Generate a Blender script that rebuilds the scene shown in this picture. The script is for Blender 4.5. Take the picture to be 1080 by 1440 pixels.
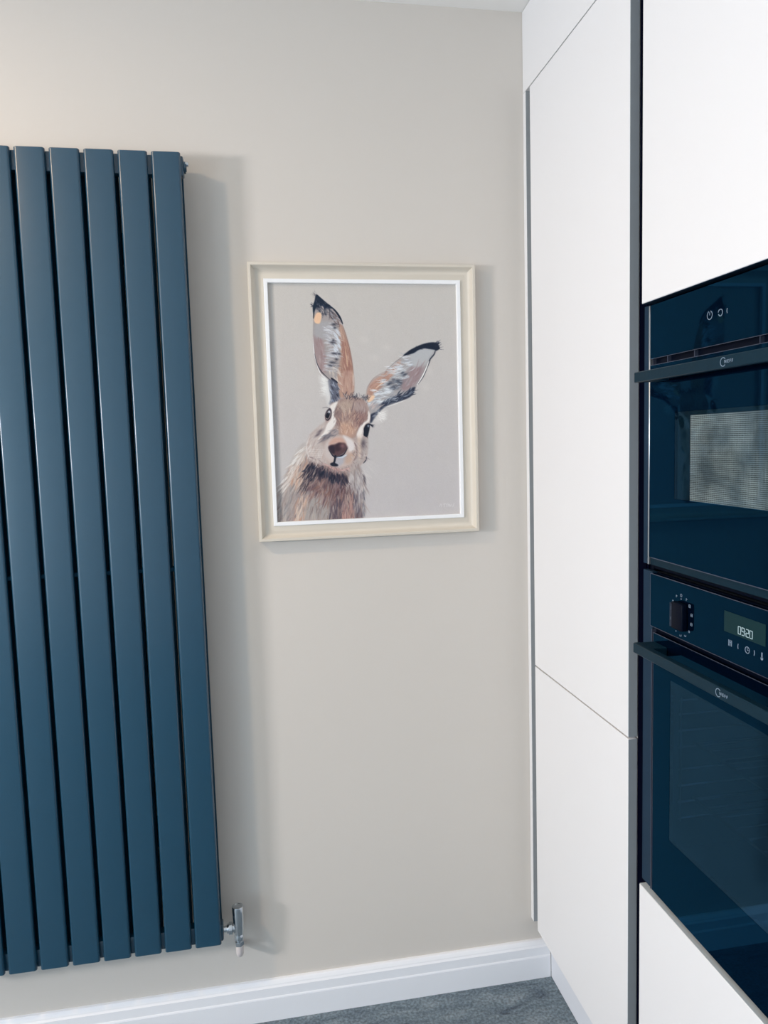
import bpy, bmesh, math, random
import numpy as np
from mathutils import Vector, Matrix

for o in list(bpy.data.objects): bpy.data.objects.remove(o, do_unlink=True)
SC = bpy.context.scene
COL = SC.collection
random.seed(3)

# ------------------------------------------------------------------ camera
cd = bpy.data.cameras.new('camera'); cam = bpy.data.objects.new('camera', cd); COL.objects.link(cam)
cd.sensor_fit = 'VERTICAL'; cd.sensor_height = 36.0; cd.sensor_width = 27.0
cd.lens = 1040.79 / 1440 * 36.0
cd.clip_start = .02
RT = Vector((0.98447683, -0.17317296, -0.02857452)); UP = Vector((0.04441302, 0.08828722, 0.99510444)); FW = Vector((0.16980241, 0.98092634, -0.09460786))
m = Matrix((RT, UP, -FW)).transposed().to_4x4(); m.translation = Vector((-0.036, -1.7766, 1.4393))
cam.matrix_world = m
SC.camera = cam

# ------------------------------------------------------------------ world, lights, exposure
wd = bpy.data.worlds.new('world'); SC.world = wd; wd.use_nodes = True
bg = wd.node_tree.nodes['Background']; bg.inputs[0].default_value = (.55, .72, 1, 1); bg.inputs[1].default_value = .25
def area(name, loc, direction, sx, sy, watts, colour, spread=180):
    l = bpy.data.lights.new(name, 'AREA'); l.shape = 'RECTANGLE'; l.size = sx; l.size_y = sy; l.energy = watts; l.color = colour
    l.spread = math.radians(spread)
    o = bpy.data.objects.new(name, l); COL.objects.link(o); o.location = loc
    o.rotation_euler = Vector(direction).to_track_quat('-Z', 'Z').to_euler()
    return o
# daylight at the openings: the small side window, the wide garden doors behind the camera
area('daylight_side_window', (-2.72, -1.62, 1.56), (1, 0, 0), .24, .40, 53, (1.0, .955, .96))
area('daylight_garden_doors', (-2.72, -3.12, 1.08), (1, 0, 0), 1.45, 1.8, 40, (.66, .85, 1.0))
# warm fill lamp added at the ceiling to warm the upper wall
area('added_warm_fill', (-1.2, -1.0, 2.438), (0, 0, -1), .10, .10, 17, (1.0, .72, .44))
vs = SC.view_settings
vs.view_transform = 'Standard'; vs.look = 'None'; vs.exposure = 0.0; vs.gamma = 1.0; vs.use_curve_mapping = False
# ------------------------------------------------------------------ materials
def s2l(c): return tuple(((x / 255) / 12.92 if x / 255 <= .04045 else ((x / 255 + .055) / 1.055) ** 2.4) for x in c) + (1,)
def mat(name, rgb, rough=.5, metal=0, spec=.5, noise=0, nscale=40, bump=0, bscale=200, coat=0, emit=None):
    M = bpy.data.materials.new(name); M.use_nodes = True; nt = M.node_tree; b = nt.nodes['Principled BSDF']
    c = s2l(rgb); b.inputs['Base Color'].default_value = c; b.inputs['Roughness'].default_value = rough
    b.inputs['Metallic'].default_value = metal; b.inputs['Specular IOR Level'].default_value = spec
    if coat: b.inputs['Coat Weight'].default_value = coat; b.inputs['Coat Roughness'].default_value = .27; b.inputs['Coat IOR'].default_value = 1.65
    tc = nt.nodes.new('ShaderNodeTexCoord')
    if noise:
        n = nt.nodes.new('ShaderNodeTexNoise'); n.inputs['Scale'].default_value = nscale; n.inputs['Detail'].default_value = 5
        nt.links.new(tc.outputs['Object'], n.inputs['Vector'])
        mx = nt.nodes.new('ShaderNodeMix'); mx.data_type = 'RGBA'
        mx.inputs['A'].default_value = tuple(x * (1 - noise) for x in c[:3]) + (1,); mx.inputs['B'].default_value = tuple(min(1, x * (1 + noise)) for x in c[:3]) + (1,)
        nt.links.new(n.outputs['Fac'], mx.inputs['Factor']); nt.links.new(mx.outputs['Result'], b.inputs['Base Color'])
    if bump:
        n2 = nt.nodes.new('ShaderNodeTexNoise'); n2.inputs['Scale'].default_value = bscale; n2.inputs['Detail'].default_value = 3
        nt.links.new(tc.outputs['Object'], n2.inputs['Vector'])
        bp = nt.nodes.new('ShaderNodeBump'); bp.inputs['Strength'].default_value = bump; bp.inputs['Distance'].default_value = .001
        nt.links.new(n2.outputs['Fac'], bp.inputs['Height']); nt.links.new(bp.outputs['Normal'], b.inputs['Normal'])
    if emit: b.inputs['Emission Color'].default_value = s2l(emit[:3]); b.inputs['Emission Strength'].default_value = emit[3]
    return M
WALL = mat('wall_paint', (214, 208, 200), .75, noise=.015, nscale=2, bump=.12, bscale=350, spec=.25)
WHITEWALL = mat('white_wall_paint', (218, 222, 227), .8, noise=.02, nscale=3)
CEIL = mat('ceiling_paint', (248, 247, 244), .85, noise=.01, nscale=3)
SKIRT = mat('skirting_gloss', (238, 240, 244), .35, noise=.01, nscale=8)
DOOR = mat('matt_cashmere_laminate', (235, 235, 236), .55, noise=.008, nscale=3, spec=.35)
PLIN = mat('shaded_plinth_laminate', (222, 226, 233), .55, noise=.008, nscale=3, spec=.3)  # door laminate toned down to carry the shade under the doors
EDGEL = mat('pale_grey_edge_band', (196, 203, 205), .5, noise=.02)
EDGE_SHADE = mat('edge_shade_grey', (150, 156, 160), .5, noise=.03)  # grey that carries the shade on the door and filler edges
CARC = mat('carcass_board', (200, 196, 192), .6, noise=.02)
CHAN = mat('black_channel', (1, 3, 20), .7, noise=.05, spec=.03)
RAD = mat('anthracite_powder_coat', (8, 62, 86), .5, noise=.02, nscale=15, bump=.06, bscale=900, spec=.15, coat=1)
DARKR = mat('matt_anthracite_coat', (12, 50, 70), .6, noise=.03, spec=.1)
DCHR = mat('dulled_chrome_wire', (120, 128, 136), .22, 1, noise=.05)
CHROME = mat('chrome', (205, 210, 214), .12, 1, noise=.02)
STEEL = mat('bright_steel_edge', (190, 196, 202), .3, .9, noise=.03)
EDGE = mat('dull_edge_metal', (92, 100, 120), .35, .7, noise=.05)
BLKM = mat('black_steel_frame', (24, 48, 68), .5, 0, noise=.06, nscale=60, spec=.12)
def black_glass():
    M = bpy.data.materials.new('black_glass'); M.use_nodes = True; nt = M.node_tree; nt.nodes.clear()
    o = nt.nodes.new('ShaderNodeOutputMaterial'); d = nt.nodes.new('ShaderNodeBsdfDiffuse'); g = nt.nodes.new('ShaderNodeBsdfGlossy')
    g.inputs['Color'].default_value = (.05, .32, .62, 1); g.inputs['Roughness'].default_value = .02
    n = nt.nodes.new('ShaderNodeTexNoise'); n.inputs['Scale'].default_value = 4; tc = nt.nodes.new('ShaderNodeTexCoord'); nt.links.new(tc.outputs['Object'], n.inputs['Vector'])
    r = nt.nodes.new('ShaderNodeValToRGB'); r.color_ramp.elements[0].color = (.0003, .0022, .008, 1); r.color_ramp.elements[1].color = (.0005, .003, .010, 1)
    nt.links.new(n.outputs['Fac'], r.inputs[0]); nt.links.new(r.outputs[0], d.inputs[0])
    f = nt.nodes.new('ShaderNodeFresnel'); f.inputs['IOR'].default_value = 1.5
    m = nt.nodes.new('ShaderNodeMixShader'); nt.links.new(f.outputs[0], m.inputs[0]); nt.links.new(d.outputs[0], m.inputs[1]); nt.links.new(g.outputs[0], m.inputs[2]); nt.links.new(m.outputs[0], o.inputs[0])
    return M
GLASS = black_glass()
HANDLE = mat('brushed_black_handle', (10, 40, 54), .45, 0, spec=.15, noise=.12, nscale=120, bump=.1)
DARKP = mat('dark_plastic', (2, 8, 24), .5, noise=.05, spec=.08)
TEAL = mat('dark_vent_strip', (6, 36, 50), .5, noise=.08, nscale=60, spec=.12)
PRINT = mat('pale_print', (128, 146, 164), .6, noise=.02)
LCD = mat('lcd_glass', (18, 44, 48), .3, spec=.06, noise=.04, emit=(16, 34, 38, .35))
DIG = mat('lit_digit', (150, 170, 176), .5, noise=.02, emit=(150, 172, 178, .4))
PLAST = mat('pale_plastic_sleeve', (214, 206, 204), .5, noise=.03)
FRAMEM = mat('stone_painted_frame', (216, 208, 194), .45, noise=.02, nscale=25, bump=.15, bscale=300)
SLIP = mat('white_slip', (246, 247, 248), .5, noise=.01)
BACKB = mat('backing_board', (120, 108, 92), .8, noise=.1)
UPVC = mat('white_window_frame', (235, 236, 238), .4, noise=.01)
CAV = mat('oven_enamel', (40, 48, 60), .35, noise=.15, nscale=200)
FILL_GLOW = mat('added_fill_glow', (250, 246, 238), .6, noise=.01, emit=(255, 232, 200, 1.0))  # glow for the lens of the added fill lamp

def pane_mat(name, tint, gl, rough=.02):
    M = bpy.data.materials.new(name); M.use_nodes = True; nt = M.node_tree; nt.nodes.clear()
    o = nt.nodes.new('ShaderNodeOutputMaterial'); t = nt.nodes.new('ShaderNodeBsdfTransparent'); t.inputs[0].default_value = tint
    g = nt.nodes.new('ShaderNodeBsdfGlossy'); g.inputs['Color'].default_value = (.14, .42, .74, 1); g.inputs['Roughness'].default_value = rough
    f = nt.nodes.new('ShaderNodeFresnel'); f.inputs['IOR'].default_value = 1.5
    n = nt.nodes.new('ShaderNodeTexNoise'); n.inputs['Scale'].default_value = 3
    a = nt.nodes.new('ShaderNodeMath'); a.operation = 'MULTIPLY_ADD'; a.inputs[1].default_value = gl * .4; a.inputs[2].default_value = gl * .8
    b = nt.nodes.new('ShaderNodeMath'); b.operation = 'ADD'
    nt.links.new(n.outputs['Fac'], a.inputs[0]); nt.links.new(a.outputs[0], b.inputs[0]); nt.links.new(f.outputs[0], b.inputs[1])
    ge = nt.nodes.new('ShaderNodeNewGeometry'); iv = nt.nodes.new('ShaderNodeMath'); iv.operation = 'SUBTRACT'; iv.inputs[0].default_value = 1; nt.links.new(ge.outputs['Backfacing'], iv.inputs[1])
    pm = nt.nodes.new('ShaderNodeMath'); pm.operation = 'MULTIPLY'; nt.links.new(b.outputs[0], pm.inputs[0]); nt.links.new(iv.outputs[0], pm.inputs[1])   # only the outer face mirrors
    m = nt.nodes.new('ShaderNodeMixShader'); nt.links.new(pm.outputs[0], m.inputs[0]); nt.links.new(t.outputs[0], m.inputs[1]); nt.links.new(g.outputs[0], m.inputs[2])
    nt.links.new(m.outputs[0], o.inputs[0]); return M
PANE = pane_mat('coated_oven_pane', (.38, .46, .54, 1), .06)
PANE2 = pane_mat('microwave_pane', (.82, .82, .80, 1), .015)
CLEAR = pane_mat('window_pane', (.95, .97, .98, 1), .0)

def mesh_screen_mat():
    # perforated screen: a fine lattice of punched holes in pale enamel
    M = bpy.data.materials.new('perforated_screen'); M.use_nodes = True; nt = M.node_tree; b = nt.nodes['Principled BSDF']
    tc = nt.nodes.new('ShaderNodeTexCoord'); sp = nt.nodes.new('ShaderNodeSeparateXYZ'); nt.links.new(tc.outputs['Object'], sp.inputs[0])
    def M_(op, a, bb=None):
        n = nt.nodes.new('ShaderNodeMath'); n.operation = op
        for i, v in enumerate((a, bb)):
            if v is None: continue
            if isinstance(v, (int, float)): n.inputs[i].default_value = v
            else: nt.links.new(v, n.inputs[i])
        return n.outputs[0]
    k = 2 * math.pi / .0056
    s1 = M_('SINE', M_('MULTIPLY', M_('ADD', sp.outputs['Y'], sp.outputs['Z']), k)); s2 = M_('SINE', M_('MULTIPLY', M_('SUBTRACT', sp.outputs['Y'], sp.outputs['Z']), k))
    hole = M_('GREATER_THAN', M_('MULTIPLY', s1, s2), .05)
    nz = nt.nodes.new('ShaderNodeTexNoise'); nz.inputs['Scale'].default_value = 18; nz.inputs['Detail'].default_value = 3; nt.links.new(tc.outputs['Object'], nz.inputs['Vector'])
    r = nt.nodes.new('ShaderNodeValToRGB'); r.color_ramp.elements[0].color = s2l((124, 144, 156)); r.color_ramp.elements[1].color = s2l((206, 224, 230)); r.color_ramp.elements[0].position = .35; r.color_ramp.elements[1].position = .65
    nt.links.new(nz.outputs['Fac'], r.inputs[0])
    mx = nt.nodes.new('ShaderNodeMix'); mx.data_type = 'RGBA'; mx.inputs['B'].default_value = s2l((30, 48, 58)); nt.links.new(hole, mx.inputs['Factor']); nt.links.new(r.outputs[0], mx.inputs['A'])
    nt.links.new(mx.outputs['Result'], b.inputs['Base Color']); b.inputs['Roughness'].default_value = .45; b.inputs['Metallic'].default_value = .1
    return M
SCREEN = mesh_screen_mat()

def floor_mat():
    M = bpy.data.materials.new('slate_tile'); M.use_nodes = True; nt = M.node_tree; b = nt.nodes['Principled BSDF']; b.inputs['Roughness'].default_value = .5
    tc = nt.nodes.new('ShaderNodeTexCoord'); mp = nt.nodes.new('ShaderNodeMapping'); mp.inputs['Rotation'].default_value = (0, 0, -.35); mp.inputs['Scale'].default_value = (1, 3.4, 1); nt.links.new(tc.outputs['Object'], mp.inputs[0])
    n1 = nt.nodes.new('ShaderNodeTexNoise'); n1.inputs['Scale'].default_value = 9; n1.inputs['Distortion'].default_value = .6; n1.inputs['Detail'].default_value = 9; n1.inputs['Roughness'].default_value = .72; nt.links.new(mp.outputs[0], n1.inputs[0])
    r = nt.nodes.new('ShaderNodeValToRGB'); e = r.color_ramp.elements; e[0].position = .3; e[0].color = s2l((70, 84, 96)); e[1].position = .72; e[1].color = s2l((142, 154, 162)); x = e.new(.5); x.color = s2l((108, 124, 134)); y_ = e.new(.42); y_.color = s2l((98, 112, 124)); y2 = e.new(.39); y2.color = s2l((74, 88, 102))
    nt.links.new(n1.outputs['Fac'], r.inputs[0])
    n2 = nt.nodes.new('ShaderNodeTexNoise'); n2.inputs['Scale'].default_value = 150; n2.inputs['Detail'].default_value = 6; nt.links.new(tc.outputs['Object'], n2.inputs[0])
    r2 = nt.nodes.new('ShaderNodeValToRGB'); r2.color_ramp.elements[0].position = .34; r2.color_ramp.elements[0].color = (.45, .45, .45, 1); r2.color_ramp.elements[1].position = .66; r2.color_ramp.elements[1].color = (1.35, 1.35, 1.35, 1)
    nt.links.new(n2.outputs['Fac'], r2.inputs[0])
    mx = nt.nodes.new('ShaderNodeMix'); mx.data_type = 'RGBA'; mx.blend_type = 'MULTIPLY'; mx.inputs['Factor'].default_value = .8
    nt.links.new(r.outputs[0], mx.inputs['A']); nt.links.new(r2.outputs[0], mx.inputs['B']); nt.links.new(mx.outputs['Result'], b.inputs['Base Color'])
    bp = nt.nodes.new('ShaderNodeBump'); bp.inputs['Distance'].default_value = .004; bp.inputs['Strength'].default_value = .6
    ad = nt.nodes.new('ShaderNodeMath'); ad.operation = 'ADD'; nt.links.new(n1.outputs['Fac'], ad.inputs[0]); nt.links.new(n2.outputs['Fac'], ad.inputs[1])
    nt.links.new(ad.outputs[0], bp.inputs['Height']); nt.links.new(bp.outputs[0], b.inputs['Normal'])
    return M
FLOOR = floor_mat()

# ------------------------------------------------------------------ mesh helpers
def link(name, bm, M, parent=None, smooth=False, recentre=True):
    me = bpy.data.meshes.new(name); bmesh.ops.recalc_face_normals(bm, faces=bm.faces); bm.to_mesh(me); bm.free()
    for mm in (M if isinstance(M, (list, tuple)) else [M]): me.materials.append(mm)
    if smooth:
        for p in me.polygons: p.use_smooth = True
    o = bpy.data.objects.new(name, me); COL.objects.link(o)
    if parent is not None:
        o.parent = parent; w = parent
        off = Vector((0, 0, 0))
        while w is not None: off += w.location; w = w.parent
        o.location = -off       # meshes are modelled in room coordinates
    return o
def bx(bm, x0, x1, y0, y1, z0, z1, bev=0, seg=2):
    x0, x1 = sorted((x0, x1)); y0, y1 = sorted((y0, y1)); z0, z1 = sorted((z0, z1))
    r = bmesh.ops.create_cube(bm, size=1)
    for v in r['verts']: v.co = Vector(((x0 + x1) / 2 + v.co.x * (x1 - x0), (y0 + y1) / 2 + v.co.y * (y1 - y0), (z0 + z1) / 2 + v.co.z * (z1 - z0)))
    if bev:
        es = list({e for v in r['verts'] for e in v.link_edges})
        bmesh.ops.bevel(bm, geom=es, offset=bev, segments=seg, profile=.5, affect='EDGES')
    return bm
def box(name, x0, x1, y0, y1, z0, z1, M, parent=None, bev=0, seg=2):
    o = link(name, bx(bmesh.new(), x0, x1, y0, y1, z0, z1, bev, seg), M, parent)
    if bev: auto_smooth(o)
    return o
def auto_smooth(o, ang=40):
    for p in o.data.polygons: p.use_smooth = True
    try: o.data.set_sharp_from_angle(angle=math.radians(ang))
    except Exception: pass
def lathe(bm, c, axis, prof, n=32):
    # prof: (distance along axis, radius)
    a = Vector(axis).normalized(); u = a.orthogonal().normalized(); v = a.cross(u); rings = []
    for d, r in prof:
        if r < 1e-6: rings.append([bm.verts.new(Vector(c) + a * d)]); continue
        rings.append([bm.verts.new(Vector(c) + a * d + (u * math.cos(2 * math.pi * k / n) + v * math.sin(2 * math.pi * k / n)) * r) for k in range(n)])
    for A, B in zip(rings, rings[1:]):
        for k in range(n):
            q = [A[k % len(A)], A[(k + 1) % len(A)], B[(k + 1) % len(B)], B[k % len(B)]]
            q = list(dict.fromkeys(q))
            if len(q) > 2:
                try: bm.faces.new(q)
                except ValueError: pass
    for R_ in (rings[0], rings[-1]):
        if len(R_) > 1: bm.faces.new(R_)
    return bm
def tube(bm, P, r, n=16):
    P = [Vector(p) for p in P]; rings = []; u = None
    for i, p in enumerate(P):
        d = (P[min(i + 1, len(P) - 1)] - P[max(i - 1, 0)]).normalized()
        u = d.orthogonal().normalized() if u is None else (u - d * u.dot(d)).normalized()
        v = d.cross(u); rings.append([bm.verts.new(p + (u * math.cos(2 * math.pi * k / n) + v * math.sin(2 * math.pi * k / n)) * r) for k in range(n)])
    for A, B in zip(rings, rings[1:]):
        for k in range(n): bm.faces.new([A[k], A[(k + 1) % n], B[(k + 1) % n], B[k]])
    bm.faces.new(rings[0]); bm.faces.new(rings[-1]); return bm
def rect_ring(bm, plane_pts, prof, fn):
    # sweep a profile (inset, depth) round a rectangle with mitred corners; fn(a, b, depth) -> Vector
    a0, a1, b0, b1 = plane_pts; loops = []
    for ins, d in prof:
        loops.append([bm.verts.new(fn(a, b, d)) for a, b in ((a0 + ins, b0 + ins), (a1 - ins, b0 + ins), (a1 - ins, b1 - ins), (a0 + ins, b1 - ins))])
    L = len(loops)
    for i in range(L):
        A, B = loops[i], loops[(i + 1) % L]
        for k in range(4): bm.faces.new([A[k], A[(k + 1) % 4], B[(k + 1) % 4], B[k]])
    return bm
def thing(name, label, cat, loc, group=None):
    o = bpy.data.objects.new(name, None); COL.objects.link(o); o.location = loc; o.empty_display_size = .05
    o['label'] = label; o['category'] = cat
    if group: o['group'] = group
    return o
def tag(o, label, cat, group=None):
    o['label'] = label; o['category'] = cat
    if group: o['group'] = group
    return o
def struct(o): o['kind'] = 'structure'; return o

# ------------------------------------------------------------------ the room
H = 2.447
XL, XR, YB = -2.75, 1.27, -4.15
def slab(name, *a): return struct(box(name, *a))
slab('floor', XL, XR, YB, .0, -.05, 0, FLOOR)
slab('ceiling', XL, XR, YB, .0, H, H + .05, CEIL)
slab('wall_front', XL - .1, XR + .1, 0, .1, -.05, H + .05, WALL)
slab('wall_right', XR, XR + .1, YB, 0, -.05, H + .05, WHITEWALL)
bm = bmesh.new()   # left wall: side window opening and garden door opening
bx(bm, XL - .1, XL, YB - .1, -3.90, -.05, H + .05); bx(bm, XL - .1, XL, -3.90, -2.34, 2.0, H + .05); bx(bm, XL - .1, XL, -3.90, -2.34, -.05, .02)
bx(bm, XL - .1, XL, -2.34, -1.82, -.05, H + .05); bx(bm, XL - .1, XL, -1.82, -1.42, -.05, 1.31); bx(bm, XL - .1, XL, -1.82, -1.42, 1.81, H + .05); bx(bm, XL - .1, XL, -1.42, 0, -.05, H + .05)
struct(link('wall_left', bm, WHITEWALL))
slab('wall_back', XL, XR + .1, YB - .1, YB, -.05, H + .05, WHITEWALL)
def glazing(name, y0, y1, z0, z1, fw, mull=()):
    w = struct(box(name, XL - .075, XL - .07, y0 + fw * .6, y1 - fw * .6, z0 + fw * .6, z1 - fw * .6, CLEAR))
    fb = bmesh.new(); rect_ring(fb, (y0 + .001, y1 - .001, z0 + .001, z1 - .001), [(0, 0), (0, .05), (fw, .05), (fw, 0)], lambda a, b, d: Vector((XL - .097 + d, a, b)))
    for y in mull: bx(fb, XL - .095, XL - .05, y - .04, y + .04, z0 + .03, z1 - .03)
    link('window_frame', fb, UPVC, w)
glazing('window_1', -1.82, -1.42, 1.31, 1.81, .025)
glazing('window_2', -3.90, -2.34, .02, 2.0, .05, (-3.12,))

# skirting: ogee top, groove, flat face
bm = bmesh.new(); prof = [(0, 0), (.018, 0), (.018, .0585), (.0165, .0600), (.0185, .0615), (.0165, .064), (.0160, .086), (.0130, .090), (.0120, .093), (.0085, .0985), (.006, .101), (0, .1015)]
ra = [bm.verts.new((XL, -d, z)) for d, z in prof]; rb = [bm.verts.new((.686, -d, z)) for d, z in prof]
for k in range(len(prof)): bm.faces.new([ra[k], ra[(k + 1) % len(prof)], rb[(k + 1) % len(prof)], rb[k]])
bm.faces.new(ra); bm.faces.new(rb[::-1]); struct(link('baseboard_front', bm, SKIRT))

# ------------------------------------------------------------------ tall cabinet beside the wall
FX = .639; DT = .018
tc_ = thing('tall_cabinet', 'tall pale cashmere handleless cabinet with two doors beside the picture wall', 'cabinet', (.9, -.27, .155))
box('carcass', .660, 1.24, -.006, -.520, .155, 2.440, CARC, tc_)
box('cabinet_door', FX, FX + DT, -.0455, -.518, .868, 2.2575, DOOR, tc_, .0008, 1)['label'] = 'tall upper door'
box('cabinet_door', FX, FX + DT, -.0455, -.518, .157, .8645, DOOR, tc_, .0008, 1)['label'] = 'lower door'
box('top_panel', FX, FX + DT, -.0005, -.518, 2.2605, H - .001, DOOR, tc_, .0006, 1)
box('filler_post', FX, FX + DT, -.0005, -.018, .163, 2.2600, DOOR, tc_, .0006, 1)
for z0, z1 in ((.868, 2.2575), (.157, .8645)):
    d_ = box('edge_strip', FX + .0006, FX + DT, -.5178, -.5186, z0 + .0006, z1 - .0006, EDGE_SHADE, tc_); d_['label'] = 'grey strip of painted edge shade'  # shade of the door edges put in as grey strips
box('edge_strip', FX + .0006, FX + DT, -.0179, -.0186, .1636, 2.2598, EDGE_SHADE, tc_)['label'] = 'grey strip of painted edge shade'  # same painted shade on the filler's edge
box('handle_channel', .6585, .66, -.5185, -.545, .157, 2.2575, CHAN, tc_)
# housing of the ovens
hc = thing('oven_housing_cabinet', 'pale cashmere cabinet housing the two black ovens, one door above and drawer below', 'cabinet', (.9, -.85, .155))
bm = bmesh.new()
bx(bm, .664, 1.24, -.546, -.564, .155, 2.44); bx(bm, .664, 1.24, -1.146, -1.164, .155, 2.44)
for z0, z1 in ((.155, .173), (.587, .605), (1.199, 1.206), (1.664, 1.682), (2.42, 2.44)): bx(bm, .664, 1.235, -.565, -1.145, z0, z1)
bx(bm, 1.236, 1.24, -.565, -1.145, .173, 2.42); link('carcass', bm, DARKP, hc)
box('channel_profile', .6605, .6635, -.5215, -.5505, .157, 2.2575, CHAN, hc)
box('cabinet_door', FX, FX + DT, -.5615, -1.155, 1.6641, 2.2575, DOOR, hc, .0008, 1)['label'] = 'door above the ovens'
box('edge_strip', FX + .0006, FX + DT, -.5625, -1.154, 1.6633, 1.6640, BLKM, hc)['label'] = 'door underside with its shade painted dark'  # shadow under the door put in as a near-black strip
box('drawer_front', FX, FX + DT, -.5615, -1.155, .157, .6030, DOOR, hc, .0008, 1)
box('edge_strip', FX + .0008, FX + DT, -.5620, -1.1545, .6031, .6037, EDGEL, hc)['label'] = 'pale grey top edge band'
box('top_panel', FX, FX + DT, -.5615, -1.155, 2.2605, H - .001, DOOR, hc, .0006, 1)
tag(box('plinth', .687, .703, -.0185, -1.164, -0.0 + .001, .150, PLIN, None, .0005, 1), 'low pale plinth board along the floor under the tall cabinets', 'plinth')

# ------------------------------------------------------------------ text and marks on the oven fronts
FRONT = Matrix(((0, 0, -1), (-1, 0, 0), (0, 1, 0)))
def word(name, s, y, z, x, size, M, parent, depth=.0003, align='CENTER'):
    c = bpy.data.curves.new('tmp', 'FONT'); c.body = s; c.size = size; c.extrude = depth; c.align_x = align; c.align_y = 'CENTER'; c.offset = size * .012
    o = bpy.data.objects.new('tmp', c); COL.objects.link(o); dg = bpy.context.evaluated_depsgraph_get()
    me = bpy.data.meshes.new_from_object(o.evaluated_get(dg)); bpy.data.objects.remove(o)
    T = FRONT.to_4x4(); T.translation = Vector((x, y, z)); me.transform(T)
    bm = bmesh.new(); bm.from_mesh(me); bpy.data.meshes.remove(me)
    return link(name, bm, M, parent)
def arc(bm, y, z, x, r, a0, a1, w, n=28, d=.0004):
    # flat ring segment on the front plane
    P = []
    for k in range(n + 1):
        t = math.radians(a0 + (a1 - a0) * k / n); P.append((math.cos(t), math.sin(t)))
    for dx in (0,):
        v = [[bm.verts.new((xx, y - c * rr, z + s * rr)) for c, s in P] for rr, xx in ((r - w / 2, x), (r + w / 2, x), (r + w / 2, x + d), (r - w / 2, x + d))]
        for i in range(4):
            A, B = v[i], v[(i + 1) % 4]
            for k in range(n): bm.faces.new([A[k], A[k + 1], B[k + 1], B[k]])
    return bm
def bar2(bm, y0, z0, y1, z1, x, w, d=.0004):
    a = Vector((0, y0, z0)); b = Vector((0, y1, z1)); t = (b - a).normalized(); nn = Vector((0, -t.z, t.y)) * w / 2
    f = [bm.verts.new(p + Vector((x, 0, 0))) for p in (a + nn, b + nn, b - nn, a - nn)]; g = [bm.verts.new(v.co + Vector((d, 0, 0))) for v in f]
    bm.faces.new(f); bm.faces.new(g[::-1])
    for k in range(4): bm.faces.new([f[k], f[(k + 1) % 4], g[(k + 1) % 4], g[k]])
    return bm
def maker_badge(yc, zc, x, s, parent):
    bm = bmesh.new(); arc(bm, yc + .0105 * s, zc, x, .0068 * s, 40, 320, .0011 * s)
    mk = link('badge', bm, PRINT, parent)
    word('badge_lettering', 'NEFF', yc - .0005 * s, zc, x, .0072 * s, PRINT, mk) if False else None
    w = word('badge_letters', 'N E F F', yc - .004 * s, zc, x, .0072 * s, PRINT, parent)
    return mk

YC = -.850; Y0, Y1 = -.552, -1.148
def glass_frame(bm, x0, x1, ya, yb, za, zb, wa, wb, wc, wd_):
    # plate with a rectangular opening
    bx(bm, x0, x1, ya, yb, za, wc); bx(bm, x0, x1, ya, yb, wd_, zb); bx(bm, x0, x1, ya, wa, wc, wd_); bx(bm, x0, x1, wb, yb, wc, wd_)
def handle(parent, zc, x0=.605):
    bm = bmesh.new(); bx(bm, x0, x0 + .013, -.598, -1.102, zc - .0088, zc + .0088, .0012, 1)
    h = link('handle', bm, HANDLE, parent); auto_smooth(h)
    for ya, yb in ((-.5985, -.640), (-1.060, -1.1015)):
        b = link('handle_bracket', bx(bmesh.new(), x0 + .0125, .645, ya, yb, zc - .0080, zc + .0080, .0008, 1), HANDLE, h); b.location = (0, 0, 0)
    maker_badge(YC, zc, x0 - .0004, .86, h)
    return h
# --- compact microwave oven
mo = thing('compact_oven', 'upper black glass compact microwave oven with perforated window screen', 'oven', (.9, YC, 1.207))
box('body', .664, 1.16, -.575, -1.125, 1.2075, 1.655, CARC, mo)
for ya, yb in ((Y0, -.5695), (Y1, -1.1305)): box('side_trim', .650, .6595, ya, yb, 1.2085, 1.6605, BLKM, mo)
for ya, yb in ((-.5700, -.5740), (-1.1260, -1.130)): box('side_strip', .6475, .6595, ya, yb, 1.2085, 1.6590, STEEL, mo, .0006, 1)['label'] = 'bright steel side strip'
bm = bmesh.new(); bx(bm, .6525, .6600, -.5750, -1.125, 1.2085, 1.6590); link('front_plate', bm, DARKP, mo)
cp = box('control_panel', .6450, .6520, -.5800, -1.120, 1.5680, 1.6585, GLASS, mo, .0006, 1)
bm = bmesh.new(); arc(bm, -.749, 1.6135, .6446, .0062, 110, 430, .0011); bar2(bm, -.749, 1.6135, -.749, 1.618, .6446, .0010); link('power_symbol', bm, PRINT, cp)
bm = bmesh.new(); arc(bm, -.775, 1.6130, .6446, .0048, -160, 130, .0011); bar2(bm, -.7715, 1.6175, -.7695, 1.6140, .6446, .001); link('back_symbol', bm, PRINT, cp)
bm = bmesh.new(); arc(bm, -.797, 1.6130, .6446, .0070, 150, 210, .0011); link('arrow_symbol', bm, PRINT, cp)
bm = bmesh.new(); bx(bm, .6448, .6452, -.5800, -1.120, 1.5672, 1.5680); bx(bm, .6448, .6452, -.5800, -1.120, 1.5562, 1.5570); link('edge_line', bm, EDGE, mo)
bm = bmesh.new()
for y in (-.586, -.632, -.708, -.860, -1.00): bx(bm, .6460, .6525, y, y - .0012, 1.5572, 1.5670)
link('slot_dividers', bm, EDGE, mo)['kind'] = 'stuff'
dr = link('oven_door', (lambda b: (glass_frame(b, .6450, .6520, -.5800, -1.120, 1.2235, 1.5562, -.657, -1.043, 1.331, 1.474), b)[1])(bmesh.new()), GLASS, mo)
wp = link('window_pane', bx(bmesh.new(), .6452, .6462, -.6572, -1.0428, 1.3312, 1.4738), PANE2, dr); wp.location = (0, 0, 0)
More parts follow.
